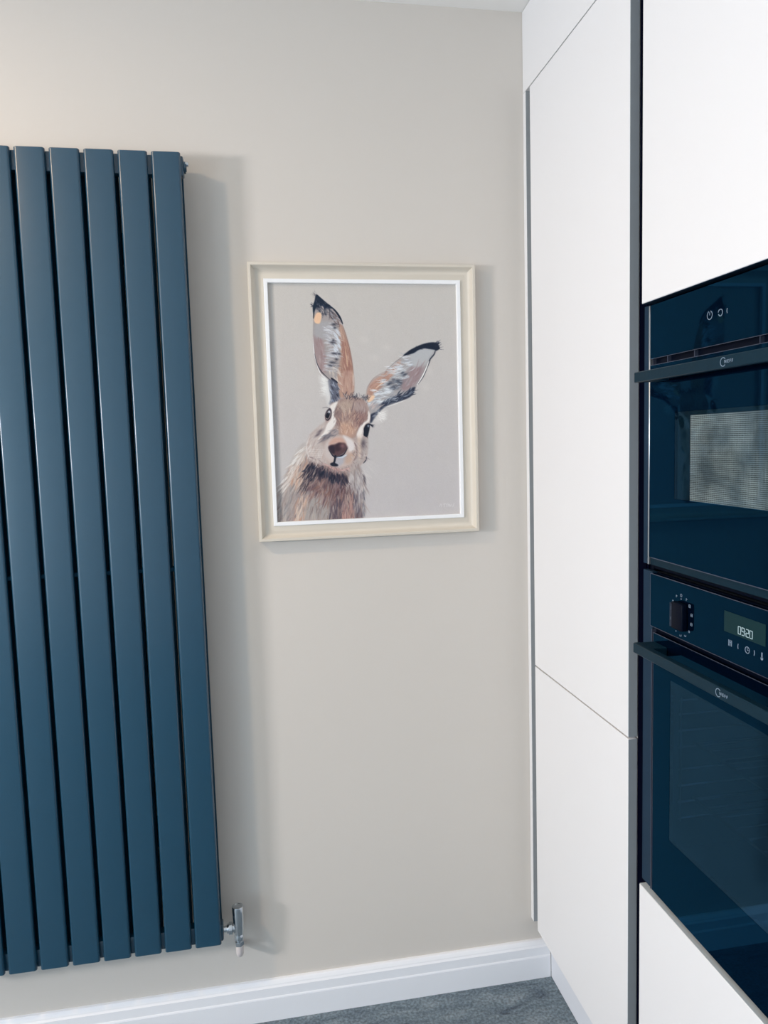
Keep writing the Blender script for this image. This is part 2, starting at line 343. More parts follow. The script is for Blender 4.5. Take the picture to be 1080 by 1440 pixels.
ws = link('perforated_screen', bx(bmesh.new(), .6488, .6495, -.6960, -1.005, 1.3312, 1.4670), SCREEN, dr); ws.location = (0, 0, 0)
bm = bmesh.new(); bx(bm, .6505, .6519, -.6574, -1.0426, 1.3312, 1.4738); o = link('inner_frame', bm, mat('inner_enamel', (8, 34, 46), .6, spec=.04, noise=.06), dr); o.location = (0, 0, 0)
box('door_bottom_edge', .6446, .6520, -.5860, -1.120, 1.2222, 1.2234, EDGE, mo)
box('vent_strip', .6500, .6524, -.5760, -1.124, 1.2088, 1.2216, TEAL, mo)
handle(mo, 1.5350)
# --- lower oven
ov = thing('built_in_oven', 'lower black glass oven with rotary knob, lit clock and handle bar', 'oven', (.9, YC, .606))
bm = bmesh.new()   # hollow body so the cavity shows through the pane
bx(bm, .664, 1.16, -.575, -.62, .6065, 1.195); bx(bm, .664, 1.16, -1.08, -1.125, .6065, 1.195); bx(bm, .664, 1.16, -.62, -1.08, .6065, .70); bx(bm, .664, 1.16, -.62, -1.08, 1.06, 1.195); bx(bm, 1.1, 1.16, -.62, -1.08, .70, 1.06); link('cavity', bm, CAV, ov)
for ya, yb in ((Y0, -.5835), (Y1, -1.1165)): box('side_trim', .650, .6595, ya, yb, .6065, 1.1965, BLKM, ov)
for ya, yb in ((-.5850, -.5865), (-1.1135, -1.115)): box('side_strip', .6475, .6595, ya, yb, .6065, 1.094, EDGE, ov)
for z0, z1 in ((1.061, 1.1955), (.6068, .700)): box('front_plate', .6555, .6620, -.587, -1.113, z0, z1, DARKP, ov)
cp = box('control_panel', .6450, .6550, -.5850, -1.115, 1.1010, 1.1940, GLASS, ov, .0006, 1)
bm = bmesh.new(); bx(bm, .6448, .6458, -.5855, -1.1145, 1.1940, 1.1950); bx(bm, .6448, .6458, -.5855, -1.1145, 1.1000, 1.1008); bx(bm, .6448, .6452, -.5840, -.5848, 1.1010, 1.1940); link('edge_line', bm, EDGE, ov)
dr = link('oven_door', (lambda b: (glass_frame(b, .6450, .6520, -.5960, -1.104, .6110, 1.0900, -.650, -1.050, .735, 1.021), b)[1])(bmesh.new()), GLASS, ov)
bm = bmesh.new(); bx(bm, .6446, .6454, -.5960, -1.104, 1.0901, 1.0910); bx(bm, .6446, .6454, -.5950, -.5958, .6110, 1.0900); o = link('edge_line', bm, EDGE, dr); o.location = (0, 0, 0)
o = link('window_pane', bx(bmesh.new(), .6453, .6463, -.6502, -1.0498, .7352, 1.0208), PANE, dr); o.location = (0, 0, 0)
# racks inside the cavity
for zr in (.80, .90, .985):
    bm = bmesh.new()
    for xx in (.70, 1.06): tube(bm, [(xx, -.635, zr), (xx, -1.065, zr)], .0028, 8)
    for k in range(13): tube(bm, [(.70, -.64 - k * .035, zr), (1.06, -.64 - k * .035, zr)], .0016, 6)
    link('wire_rack', bm, DCHR, ov, True)
for yy in (-.627, -1.073):
    bm = bmesh.new()
    for zr in (.76, .79, .82, .85, .89, .92, .95, .975): tube(bm, [(.675, yy, zr), (1.09, yy, zr)], .0025, 8)
    for xx in (.68, 1.085): tube(bm, [(xx, yy, .755), (xx, yy, .98)], .0025, 8)
    link('side_rail', bm, DCHR, ov, True)
handle(ov, 1.0672)
# knob
k = link('rotary_knob', bx(bmesh.new(), .6330, .6450, -.6680, -.7010, 1.1180, 1.1630, .0030, 3), DARKP, cp); k.location = (0, 0, 0); auto_smooth(k)
rr = bmesh.new(); bx(rr, .6327, .6335, -.6675, -.6684, 1.1205, 1.1605); bx(rr, .6360, .6440, -.6672, -.6680, 1.1205, 1.1605); bx(rr, .6327, .6334, -.6715, -.6722, 1.1215, 1.1595)  # highlight lines on the knob's left edges, modelled as pale bars
rr = link('knob_highlight', rr, EDGE, cp); rr.location = (0, 0, 0); rr['kind'] = 'stuff'
# ring of function symbols
bm = bmesh.new()
def sym(kind, y, z, s=.0042):
    X = .6446
    if kind == 'o': arc(bm, y, z, X, s * .55, 0, 360, .0007, 16)
    if kind == 'dot': arc(bm, y, z, X, .0006, 0, 360, .0011, 10)
    if kind == 'box':
        for q in ((-1, -1, 1, -1), (1, -1, 1, 1), (1, 1, -1, 1), (-1, 1, -1, -1), (-.6, 0, .6, 0)): bar2(bm, y + q[0] * s * .5, z + q[1] * s * .5, y + q[2] * s * .5, z + q[3] * s * .5, X, .0007)
    if kind == 'u':
        for q in ((-1, .7, -1, -.7), (-1, -.7, 1, -.7), (1, -.7, 1, .2)): bar2(bm, y + q[0] * s * .5, z + q[1] * s * .5, y + q[2] * s * .5, z + q[3] * s * .5, X, .0007)
    if kind == 'fan':
        for a in (0, 60, 120): bar2(bm, y - math.cos(math.radians(a)) * s * .5, z - math.sin(math.radians(a)) * s * .5, y + math.cos(math.radians(a)) * s * .5, z + math.sin(math.radians(a)) * s * .5, X, .0008)
    if kind == 'flag':
        bar2(bm, y, z - s * .5, y, z + s * .5, X, .0008); bar2(bm, y, z + s * .4, y - s * .6, z + s * .1, X, .0011)
for a, kind in ((90, 'o'), (62, 'flag'), (38, 'box'), (12, 'box'), (-14, 'box'), (-40, 'fan'), (-66, 'u'), (-92, 'u'), (-118, 'dot'), (118, 'flag'), (145, 'flag'), (170, 'box'), (200, 'box'), (228, 'u')):
    sym(kind, -.681 - math.cos(math.radians(a)) * .0305, 1.1405 + math.sin(math.radians(a)) * .0335)
sym('dot', -.681, 1.1405 + .0275)
o = link('function_symbols', bm, PRINT, cp); o.location = (0, 0, 0)
lc = box('clock_display', .6444, .6450, -.7950, -.8860, 1.1435, 1.1745, LCD, ov)
# seven segment digits 09:20
seg = {'0': 'abcdef', '9': 'abcdfg', '2': 'abged'}
bm = bmesh.new()
def digit(ch, y, z, w=.0056, h=.0108):
    L = {'a': (0, 1, 1, 1), 'b': (1, 1, 1, .5), 'c': (1, .5, 1, 0), 'd': (0, 0, 1, 0), 'e': (0, .5, 0, 0), 'f': (0, 1, 0, .5), 'g': (0, .5, 1, .5)}
    for s in seg[ch]:
        a, b_, c, d = L[s]; bar2(bm, y - a * w, z + b_ * h, y - c * w, z + d * h, .6440, .0010)
for ch, y in (('0', -.8280), ('9', -.8360), ('2', -.8455), ('0', -.8535)): digit(ch, y, 1.1475)
for dz in (.0035, .0075): arc(bm, -.8437, 1.1475 + dz, .6440, .0003, 0, 360, .0006, 8)
o = link('digits', bm, DIG, lc)
o.location = -(Vector(lc.location) + ov.location) if False else (0, 0, 0)
# touch symbols under the clock
Z = 1.1285
bm = bmesh.new()
for k_ in range(3): bar2(bm, -.806 - k_ * .0032, Z + .0045, -.806 - k_ * .0032, Z - .0045, .6446, .0013)
bar2(bm, -.805, Z + .001, -.8135, Z + .001, .6446, .0009)
arc(bm, -.8345, Z, .6446, .0075, 150, 210, .0011); arc(bm, -.8480, Z, .6446, .0046, 0, 360, .0010); bar2(bm, -.848, Z, -.848, Z + .003, .6446, .0008); bar2(bm, -.848, Z, -.8508, Z, .6446, .0008)
arc(bm, -.8560, Z, .6446, .0075, -30, 30, .0011)
bar2(bm, -.8790, Z + .005, -.8790, Z - .003, .6446, .0020); arc(bm, -.8790, Z - .0035, .6446, .0012, 0, 360, .0024, 12)
o = link('touch_symbols', bm, PRINT, cp); o.location = (0, 0, 0)

# ------------------------------------------------------------------ radiator
rd = thing('vertical_radiator', 'tall anthracite blue flat-panel vertical radiator on the beige wall', 'radiator', (-.44, -.05, .266))
PITCH = .0684
def panel_bm(x0, w, y0, y1, z0, z1):
    bm = bmesh.new(); bx(bm, x0, x0 + w, y0, y1, z0, z1)
    es = [e for e in bm.edges if abs((e.verts[0].co - e.verts[1].co).z) > .5]
    bmesh.ops.bevel(bm, geom=es, offset=.0056, segments=7, profile=.5, affect='EDGES')
    es = [e for e in bm.edges if abs(e.verts[0].co.z - e.verts[1].co.z) < 1e-5]
    bmesh.ops.bevel(bm, geom=es, offset=.0012, segments=1, affect='EDGES')
    return bm
first = {}
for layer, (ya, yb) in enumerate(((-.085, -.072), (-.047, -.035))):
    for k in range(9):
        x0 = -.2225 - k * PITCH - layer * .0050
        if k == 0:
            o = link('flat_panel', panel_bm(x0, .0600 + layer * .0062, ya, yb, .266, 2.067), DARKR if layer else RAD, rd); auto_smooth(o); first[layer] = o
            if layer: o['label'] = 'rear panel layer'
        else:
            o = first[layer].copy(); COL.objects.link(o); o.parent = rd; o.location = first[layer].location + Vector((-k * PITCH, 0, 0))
for zc in (2.043, .288):
    o = box('header_pipe', -.785, -.1575, -.0735, -.0465, zc - .021, zc + .021, RAD, rd, .004, 2)
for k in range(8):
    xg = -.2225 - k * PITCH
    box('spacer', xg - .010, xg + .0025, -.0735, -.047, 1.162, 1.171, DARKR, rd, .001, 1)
bm = lathe(bmesh.new(), (-.1575, -.060, 2.043), (1, 0, 0), [(0, .0125), (.0035, .0125), (.0035, .0085), (.0055, .0085), (.0055, 0)], 24)
pl = link('blanking_plug', bm, RAD, rd); auto_smooth(pl)
bm = lathe(bmesh.new(), (-.1565, -.060, 2.050), (1, 0, 0), [(0, .0052), (.008, .0052), (.009, .004), (.009, 0)], 16)
o = link('bleed_screw', bm, CHROME, pl); auto_smooth(o); o.location = (0, 0, 0)
for z in (1.85, .5):
    for x in (-.33, -.63): box('wall_bracket', x, x + .04, -.035, -.001, z, z + .06, RAD, rd)
# valve
VX, VY = -.1225, -.055
vl = link('radiator_valve', lathe(bmesh.new(), (VX, VY, .252), (0, 0, 1), [(0, .0075), (.004, .0115), (.014, .0115), (.018, .0095), (.026, .0095)], 24), CHROME, rd); auto_smooth(vl)
def sub(o): o.location = (0, 0, 0); auto_smooth(o); return o
sub(link('valve_cap', lathe(bmesh.new(), (VX, VY, .270), (0, 0, 1), [(0, .0112), (.001, .0122), (.067, .0136), (.0695, .0128), (.0700, .0095), (.0690, .0080), (.0690, 0)], 32), CHROME, vl))
sub(link('valve_tail', lathe(bmesh.new(), (-.1570, VY, .285), (1, 0, 0), [(0, .0075), (.007, .0075), (.007, .0105), (.012, .0115), (.012, .0145), (.019, .0145), (.0195, .0105), (.027, .0100)], 6 * 4), CHROME, vl))
sub(link('coupling_nut', lathe(bmesh.new(), (-.1455, VY, .285), (1, 0, 0), [(0, .0125), (.001, .0138), (.008, .0138), (.009, .0125), (.009, 0)], 6), CHROME, vl))
sub(link('lower_nut', lathe(bmesh.new(), (VX, VY, .240), (0, 0, 1), [(0, .0095), (.001, .0112), (.011, .0112), (.012, .0095)], 6), CHROME, vl))
P = [(VX, VY, .242), (VX, VY, .226)] + [(VX, VY + .014 * (1 - math.cos(t)), .226 - .014 * math.sin(t)) for t in (.4, .8, 1.2, 1.57)] + [(VX, -.004, .212)]
sub(link('pipe_sleeve', tube(bmesh.new(), P, .0088, 20), PLAST, vl))['label'] = 'pale plastic pipe sleeve bending into the wall'

# ---- the hare painting: brush strokes laid down on a fine grid of canvas points
def paint_canvas(NW, NH):
    import numpy as np
    rs = np.random.RandomState(7)
    # design sheet coordinates of the canvas corners (TL, TR, BR, BL)
    cs = [(374, 397), (645, 401), (648, 728), (388, 736)]
    A = []; B = []
    for (u, v), (x, y) in zip([(0, 0), (1, 0), (1, 1), (0, 1)], cs):
        A.append([u, v, 1, 0, 0, 0, -u * x, -v * x]); B.append(x)
        A.append([0, 0, 0, u, v, 1, -u * y, -v * y]); B.append(y)
    h = np.append(np.linalg.solve(np.array(A, float), np.array(B, float)), 1).reshape(3, 3)
    hi = np.linalg.inv(h)
    U, V = np.meshgrid((np.arange(NW)) / (NW - 1), (np.arange(NH)) / (NH - 1))
    D = h[2, 0] * U + h[2, 1] * V + 1
    PX = (h[0, 0] * U + h[0, 1] * V + h[0, 2]) / D
    PY = (h[1, 0] * U + h[1, 1] * V + h[1, 2]) / D
    img = np.zeros((NH, NW, 3))
    def col(c):
        return np.array(c, float) / 255.0
    def win(x0, y0, x1, y1):
        q = []
        for x, y in ((x0, y0), (x1, y0), (x1, y1), (x0, y1)):
            a = hi @ np.array([x, y, 1.0]); q.append(a[:2] / a[2])
        q = np.array(q)
        i0 = int(max(0, np.floor(q[:, 0].min() * (NW - 1)))); i1 = int(min(NW, np.ceil(q[:, 0].max() * (NW - 1)) + 1))
        j0 = int(max(0, np.floor(q[:, 1].min() * (NH - 1)))); j1 = int(min(NH, np.ceil(q[:, 1].max() * (NH - 1)) + 1))
        return slice(j0, max(j0, j1)), slice(i0, max(i0, i1))
    def mix(s, a, c):
        img[s] = img[s] * (1 - a[..., None]) + col(c) * a[..., None]
    def spline(P, n=6, closed=True):
        P = np.array(P, float); N = len(P); out = []
        for i in range(N if closed else N - 1):
            if closed: p0, p1, p2, p3 = P[(i - 1) % N], P[i], P[(i + 1) % N], P[(i + 2) % N]
            else: p0, p1, p2, p3 = P[max(i - 1, 0)], P[i], P[i + 1], P[min(i + 2, N - 1)]
            for k in range(n):
                t = k / n
                out.append(.5 * (2 * p1 + (p2 - p0) * t + (2 * p0 - 5 * p1 + 4 * p2 - p3) * t * t + (3 * p1 - p0 - 3 * p2 + p3) * t ** 3))
        if not closed: out.append(P[-1])
        return np.array(out)
    def sdf(Q, X, Y):
        ins = np.zeros(X.shape, bool); d = np.full(X.shape, 1e9)
        for i in range(len(Q)):
            (x0, y0), (x1, y1) = Q[i], Q[(i + 1) % len(Q)]
            if y0 != y1:
                ins ^= ((y0 > Y) != (y1 > Y)) & (X < (x1 - x0) * (Y - y0) / (y1 - y0) + x0)
            L = (x1 - x0) ** 2 + (y1 - y0) ** 2 + 1e-9
            t = np.clip(((X - x0) * (x1 - x0) + (Y - y0) * (y1 - y0)) / L, 0, 1)
            d = np.minimum(d, (X - x0 - t * (x1 - x0)) ** 2 + (Y - y0 - t * (y1 - y0)) ** 2)
        d = np.sqrt(d); return np.where(ins, d, -d)
    def poly(P, c, soft=1.0, a=1.0, sm=True):
        Q = spline(P) if sm else np.array(P, float)
        s = win(Q[:, 0].min() - soft, Q[:, 1].min() - soft, Q[:, 0].max() + soft, Q[:, 1].max() + soft)
        X, Y = PX[s], PY[s]
        if X.size == 0: return
        m = np.clip(sdf(Q, X, Y) / soft + .5, 0, 1) * a
        mix(s, m, c)
    def blob(x, y, rx, ry, ang, c, a=1.0, hard=1.0):
        r = max(rx, ry) * 2.2
        s = win(x - r, y - r, x + r, y + r); X, Y = PX[s] - x, PY[s] - y
        ca, sa = np.cos(np.radians(ang)), np.sin(np.radians(ang))
        q = ((X * ca + Y * sa) / rx) ** 2 + ((-X * sa + Y * ca) / ry) ** 2
        mix(s, np.exp(-q ** hard) * a, c)
    def hair(x, y, ang, L, w, c, a=.8, bend=0.0):
        n = max(5, int(L * 1.3)); t = np.linspace(0, 1, n)
        th = np.radians(ang + bend * (t - .2))
        dx = np.cumsum(np.cos(th)) * L / n; dy = np.cumsum(np.sin(th)) * L / n
        hx = x + dx; hy = y + dy; ww = w * (1 - .8 * np.abs(2 * t - .8) ** 1.5 / 1.3)
        s = win(hx.min() - w - 1, hy.min() - w - 1, hx.max() + w + 1, hy.max() + w + 1)
        X, Y = PX[s], PY[s]
        if X.size == 0: return
        m = np.zeros(X.shape)
        for i in range(n):
            m = np.maximum(m, np.clip((ww[i] * .5 + .35 - np.hypot(X - hx[i], Y - hy[i])) / .7, 0, 1))
        mix(s, m * a, c)
    def line(P, w, c, a=1.0, taper=True):
        Q = spline(P, 8, False); n = len(Q)
        s = win(Q[:, 0].min() - w - 1, Q[:, 1].min() - w - 1, Q[:, 0].max() + w + 1, Q[:, 1].max() + w + 1)
        X, Y = PX[s], PY[s]; m = np.zeros(X.shape)
        for i in range(n - 1):
            k = (np.sin(np.pi * (i + .7) / n) ** .6) if taper else 1
            (x0, y0), (x1, y1) = Q[i], Q[i + 1]; L = (x1 - x0) ** 2 + (y1 - y0) ** 2 + 1e-9
            t = np.clip(((X - x0) * (x1 - x0) + (Y - y0) * (y1 - y0)) / L, 0, 1)
            d = np.hypot(X - x0 - t * (x1 - x0), Y - y0 - t * (y1 - y0))
            m = np.maximum(m, np.clip((w * k * .5 + .3 - d) / .6, 0, 1))
        mix(s, m * a, c)
    def fur(P, n, ang, spread, L, w, cols, a=.6, bend=15, sm=True):
        Q = spline(P) if sm else np.array(P, float); lo, hi_ = Q.min(0), Q.max(0); k = 0; tries = 0
        while k < n and tries < n * 12:
            tries += 1
            x, y = lo + rs.rand(2) * (hi_ - lo)
            if sdf(Q, np.array([x]), np.array([y]))[0] < 0: continue
            k += 1
            g = ang(x, y) if callable(ang) else ang
            hair(x, y, g + rs.randn() * spread, L * (.6 + .8 * rs.rand()), w * (.6 + .8 * rs.rand()), cols[rs.randint(len(cols))], a * (.6 + .4 * rs.rand()), rs.randn() * bend)
    e1 = lambda *P: [(400 + x / 9, 400 + y / 9) for x, y in P]
    e2 = lambda *P: [(500 + x / 7.714, 470 + y / 7.714) for x, y in P]
    fc = lambda *P: [(420 + x / 9, 550 + y / 9) for x, y in P]
    bd = lambda *P: [(370 + x / 6.75, 620 + y / 6.75) for x, y in P]
    # ground: warm grey above, cooler and pinker below, with broad faint brush marks
    g = np.clip((PY - 397) / 340, 0, 1)[..., None]
    img[:] = col((204, 199, 192)) * (1 - g) + col((199, 194, 194)) * g
    for i in range(420):
        x, y = 374 + rs.rand() * 276, 397 + rs.rand() * 340
        c = [(208, 204, 199), (196, 190, 186), (205, 198, 196), (199, 198, 194)][rs.randint(4)]
        hair(x, y, rs.choice([80, 95, 10, 60]) + rs.randn() * 12, 14 + rs.rand() * 22, 5 + rs.rand() * 7, c, .10)
    for x, y in ((606, 525), (600, 548), (527, 505), (512, 478), (545, 490)): blob(x, y, 7, 5, rs.rand() * 90, (218, 212, 206), .35)
    # ---------- body
    body = bd((395, 40), (300, 130), (235, 270), (175, 400), (130, 480), (118, 640), (125, 790), (500, 790), (930, 760), (950, 560), (965, 430), (930, 300), (850, 200), (600, 120))
    poly(body, (158, 146, 144), 5)
    poly(bd((120, 480), (260, 380), (330, 420), (270, 640), (240, 790), (100, 800)), (170, 160, 156), 9, .8)
    poly(bd((410, 230), (560, 240), (720, 320), (790, 330), (850, 450), (900, 620), (920, 770), (650, 770), (560, 560), (430, 500), (380, 420)), (112, 92, 94), 7, .9)
    poly(bd((800, 330), (900, 300), (960, 430), (950, 540), (860, 470)), (178, 172, 172), 6, .85)
    poly(bd((430, 570), (520, 560), (620, 600), (600, 790), (330, 800), (380, 660)), (170, 164, 160), 9, .8)
    dirb = lambda x, y: 100 + (440 - x) * .38
    fur(body, 520, dirb, 12, 15, 1.7, [(182, 168, 160), (150, 132, 126), (120, 104, 104), (196, 182, 172), (172, 150, 140)], .55)
    fur(bd((300, 130), (400, 130), (420, 260), (360, 420), (300, 620), (270, 760), (340, 780), (440, 560), (300, 420), (240, 300)), 120, lambda x, y: 108, 10, 16, 1.8, [(206, 170, 150), (214, 190, 172), (186, 142, 122), (226, 206, 190)], .7)
    fur(bd((120, 480), (250, 380), (300, 430), (250, 640), (220, 780), (110, 790)), 90, 112, 10, 15, 2.2, [(186, 178, 174), (160, 152, 150), (176, 166, 160), (138, 136, 138)], .6)
    fur(bd((470, 340), (560, 360), (760, 470), (770, 620), (600, 590), (450, 520), (420, 440)), 130, lambda x, y: 110 + (470 - x) * .5, 14, 12, 1.7, [(128, 92, 86), (150, 114, 104), (96, 72, 80), (164, 136, 132)], .7)
    fur(bd((640, 560), (760, 520), (780, 760), (640, 770)), 80, 96, 9, 14, 1.7, [(76, 68, 84), (98, 84, 94), (128, 112, 114), (60, 58, 76)], .65)
    fur(bd((770, 520), (850, 500), (870, 740), (750, 750)), 60, 92, 8, 14, 1.8, [(188, 150, 140), (170, 128, 122), (200, 170, 160)], .6)
    fur(bd((850, 430), (950, 470), (945, 600), (930, 760), (860, 760)), 80, 93, 8, 13, 1.6, [(112, 104, 114), (150, 142, 146), (84, 80, 96), (186, 178, 176)], .65)
    fur(bd((800, 320), (920, 300), (960, 430), (930, 500), (840, 460)), 60, 84, 12, 13, 1.5, [(206, 200, 198), (180, 172, 172), (160, 150, 152), (220, 214, 210)], .65)
    # dark under the chin
    fur(bd((410, 235), (500, 230), (640, 290), (760, 330), (800, 360), (740, 400), (600, 370), (500, 360), (400, 440), (380, 420)), 210, lambda x, y: 100 + (462 - x) * .75, 12, 9, 1.9, [(28, 36, 58), (40, 40, 56), (58, 50, 64), (20, 28, 48)], .8)
    fur(bd((380, 300), (520, 290), (480, 400), (390, 470)), 50, 122, 9, 15, 1.0, [(206, 186, 172), (46, 42, 56), (176, 150, 140), (64, 54, 62)], .75)
    fur(bd((640, 400), (760, 400), (780, 500), (640, 480)), 50, 100, 14, 11, 1.3, [(70, 52, 62), (96, 68, 74), (142, 118, 120)], .7)
    # pale ragged edge on the left shoulder, whiskery strands on the right
    poly(bd((400, 40), (330, 70), (270, 150), (240, 260), (300, 230), (400, 150)), (206, 200, 194), 6, .75)
    for i in range(70):
        x, y = bd((395 - 230 * (i / 70) + rs.randn() * 12, 60 + 400 * (i / 70) ** 1.1))[0]
        hair(x, y, 148 - 20 * rs.rand() - 12 * (i / 70), 8 + 8 * rs.rand(), 1.1, [(236, 234, 230), (222, 216, 210), (196, 180, 168)][rs.randint(3)], .8, 15)
        hair(x + 5, y + 2, 128, 13, 1.4, [(228, 222, 216), (206, 190, 180)][rs.randint(2)], .6)
    for i in range(16): hair(*bd((925 + rs.rand() * 15, 290 + rs.rand() * 90))[0], 48 + rs.randn() * 14, 10 + 8 * rs.rand(), .7, (218, 212, 208), .7)
    for i in range(14): hair(*bd((935 + rs.rand() * 15, 330 + rs.rand() * 60))[0], 66 + rs.randn() * 6, 10, .9, (92, 86, 94), .6)
    for i in range(60): hair(*bd((945 + rs.rand() * 8, 470 + rs.rand() * 250))[0], 88 + rs.randn() * 12, 7, .9, [(70, 78, 98), (120, 112, 116), (190, 188, 188)][rs.randint(3)], .6)
    # ---------- left ear
    ear = e1((395, 125), (370, 250), (358, 420), (352, 640), (362, 820), (385, 980), (440, 1120), (545, 1230), (575, 1440), (640, 1500), (860, 1440), (870, 1200), (850, 960), (790, 700), (730, 500), (600, 290), (480, 185))
    poly(ear, (168, 160, 158), 1.2)
    poly(e1((700, 480), (770, 620), (830, 850), (868, 1100), (868, 1420), (690, 1440), (670, 1150), (710, 900), (690, 650)), (178, 146, 130), 3)
    poly(e1((740, 720), (800, 740), (845, 960), (862, 1140), (830, 1180), (750, 1120), (720, 900)), (160, 116, 104), 3, .85)
    poly(e1((700, 1150), (860, 1130), (860, 1400), (720, 1420)), (190, 156, 142), 3, .8)
    poly(e1((362, 660), (470, 700), (510, 900), (520, 1120), (430, 1090), (385, 960)), (162, 142, 142), 5, .9)
    poly(e1((400, 500), (560, 480), (600, 640), (450, 700), (370, 640)), (172, 170, 172), 5, .9)
    fur(e1((380, 700), (480, 720), (520, 1080), (430, 1060)), 26, 84, 5, 12, 2, [(150, 122, 122), (176, 152, 150), (188, 170, 166)], .5)
    fur(e1((690, 520), (770, 640), (850, 980), (860, 1380), (700, 1400), (690, 1150), (720, 900)), 130, lambda x, y: 76 + (y - 450) * .12, 6, 12, 1.2, [(200, 166, 146), (158, 118, 104), (182, 144, 128), (218, 190, 168), (148, 108, 98)], .6)
    line(e1((765, 790), (785, 940), (800, 1060)), 1.2, (226, 192, 162), .8)
    # pale hair sweeping right across the ear
    for i in range(150):
        t = rs.rand(); y = 480 + 640 * t
        x = 470 + rs.rand() * 110
        hair(*e1((x, y))[0], -4 - 6 * rs.randn() + 30 * (t < .35) * rs.rand(), 9 + rs.rand() * 13, 1.0, [(216, 220, 226), (190, 192, 198), (170, 168, 172), (232, 234, 238)][rs.randint(4)], .65, 40)
    for i in range(46):
        t = rs.rand()
        hair(*e1((600 + rs.rand() * 60, 560 + 340 * t))[0], 30 + rs.rand() * 25, 9 + rs.rand() * 5, 1.2, (214, 220, 228), .8, 50)
    for x, y, r in ((625, 512, 3.6), (635, 555, 2.4), (600, 745, 4.2), (615, 715, 2), (625, 885, 4.2), (690, 890, 2.4), (600, 1000, 4.4), (575, 1040, 4), (655, 960, 2.4)):
        blob(*e1((x, y))[0], r, 1.7, 8, (54, 56, 68), .85)
    for i in range(34): hair(*e1((570 + rs.rand() * 90, [512, 745, 885, 1000, 1040][rs.randint(5)] + rs.randn() * 14))[0], rs.randn() * 14, 6, .8, (66, 66, 78), .6)
    fur(e1((560, 1060), (690, 1060), (690, 1240), (600, 1200)), 24, 60, 14, 9, 1.5, [(206, 194, 182), (188, 176, 168), (222, 210, 198)], .7)
    # dark tip
    poly(e1((395, 122), (375, 200), (350, 285), (362, 400), (380, 330), (430, 225), (500, 240), (560, 300), (620, 320), (700, 440), (738, 510), (712, 420), (640, 320), (540, 240), (450, 160)), (18, 36, 56), 1.1)
    fur(e1((390, 150), (520, 230), (640, 350), (620, 420), (500, 380), (400, 330)), 90, 62, 22, 8, 1.5, [(34, 46, 64), (84, 84, 94), (120, 116, 120), (56, 60, 76)], .7)
    fur(e1((392, 140), (460, 180), (560, 260), (520, 280), (420, 250), (370, 280)), 60, 50, 16, 6, 1.8, [(16, 30, 50), (24, 40, 62)], .85)
    fur(e1((540, 330), (660, 380), (700, 480), (620, 470), (560, 420)), 40, 40, 20, 7, 1.2, [(96, 76, 76), (140, 120, 116), (200, 204, 210), (120, 100, 98)], .7)
    line(e1((600, 290), (660, 360), (705, 430), (738, 505)), 2.6, (22, 34, 52), .95)
    line(e1((366, 350), (360, 430)), 1.8, (34, 34, 46), .9)
    poly(e1((400, 362), (455, 362), (462, 420), (440, 495), (385, 490), (368, 440)), (240, 200, 166), 1.4)
    for i in range(14): hair(*e1((395 + rs.randn() * 14, 140 + rs.randn() * 14))[0], 215 + rs.randn() * 22, 4 + 5 * rs.rand(), .7, (96, 92, 98), .5)
    for i in range(12): hair(*e1((356 + rs.randn() * 5, 270 + rs.randn() * 20))[0], 200 + rs.randn() * 22, 4, .8, (30, 34, 50), .6)
    line(e1((352, 660), (362, 840), (395, 1000), (450, 1140), (545, 1232)), 1.3, (240, 240, 238), .95)
    line(e1((372, 880), (400, 1000), (455, 1110), (560, 1215), (640, 1265)), 1.5, (60, 58, 70), .85)
    line(e1((730, 510), (790, 690), (845, 930), (872, 1160)), .7, (120, 92, 88), .7)
    line(e1((868, 1150), (868, 1300)), 1.2, (222, 208, 198), .8)
    line(e1((585, 1200), (625, 1235), (665, 1262)), 3.6, (26, 32, 50), .95)
    # base of the ear with blue grey fleck
    poly(e1((545, 1230), (660, 1270), (690, 1440), (700, 1520), (560, 1540), (575, 1440)), (96, 100, 116), 2, .95)
    fur(e1((560, 1260), (670, 1280), (690, 1500), (580, 1500)), 60, 66, 14, 7, 1.1, [(172, 186, 208), (46, 48, 64), (132, 142, 162), (200, 208, 222), (36, 38, 54)], .8)
    # white tuft outside left ear base
    poly(e1((440, 1175), (545, 1235), (570, 1440), (560, 1560), (520, 1440), (470, 1320)), (232, 232, 230), 7, .75)
    for i in range(34): hair(*e1((500 + rs.rand() * 50, 1210 + rs.rand() * 230))[0], 196 + rs.randn() * 14, 5 + 6 * rs.rand(), 1.1, (238, 237, 233), .6)
    # ---------- right ear
    ear2 = e2((125, 720), (125, 600), (200, 500), (340, 420), (440, 330), (540, 240), (660, 180), (780, 140), (890, 130), (915, 170), (880, 240), (820, 320), (760, 440), (690, 560), (620, 690), (470, 770), (320, 820), (220, 920), (160, 1000), (150, 880))
    poly(ear2, (172, 168, 168), 1.2)
    poly(e2((125, 720), (130, 610), (200, 510), (340, 430), (440, 340), (500, 300), (470, 400), (380, 500), (260, 620), (200, 690)), (190, 158, 144), 3)
    poly(e2((150, 600), (240, 520), (360, 460), (340, 540), (230, 640), (160, 690)), (176, 134, 118), 3, .6)
    poly(e2((620, 380), (740, 360), (730, 460), (650, 580), (540, 640), (500, 600), (540, 500)), (156, 134, 136), 6, .9)
    poly(e2((640, 190), (860, 180), (820, 290), (740, 370), (640, 370), (600, 260)), (188, 190, 192), 5, .9)
    fur(e2((140, 620), (240, 500), (450, 350), (480, 360), (340, 520), (200, 690)), 70, -42, 8, 10, 1.2, [(206, 170, 150), (168, 124, 110), (196, 150, 132), (150, 128, 122)], .6)
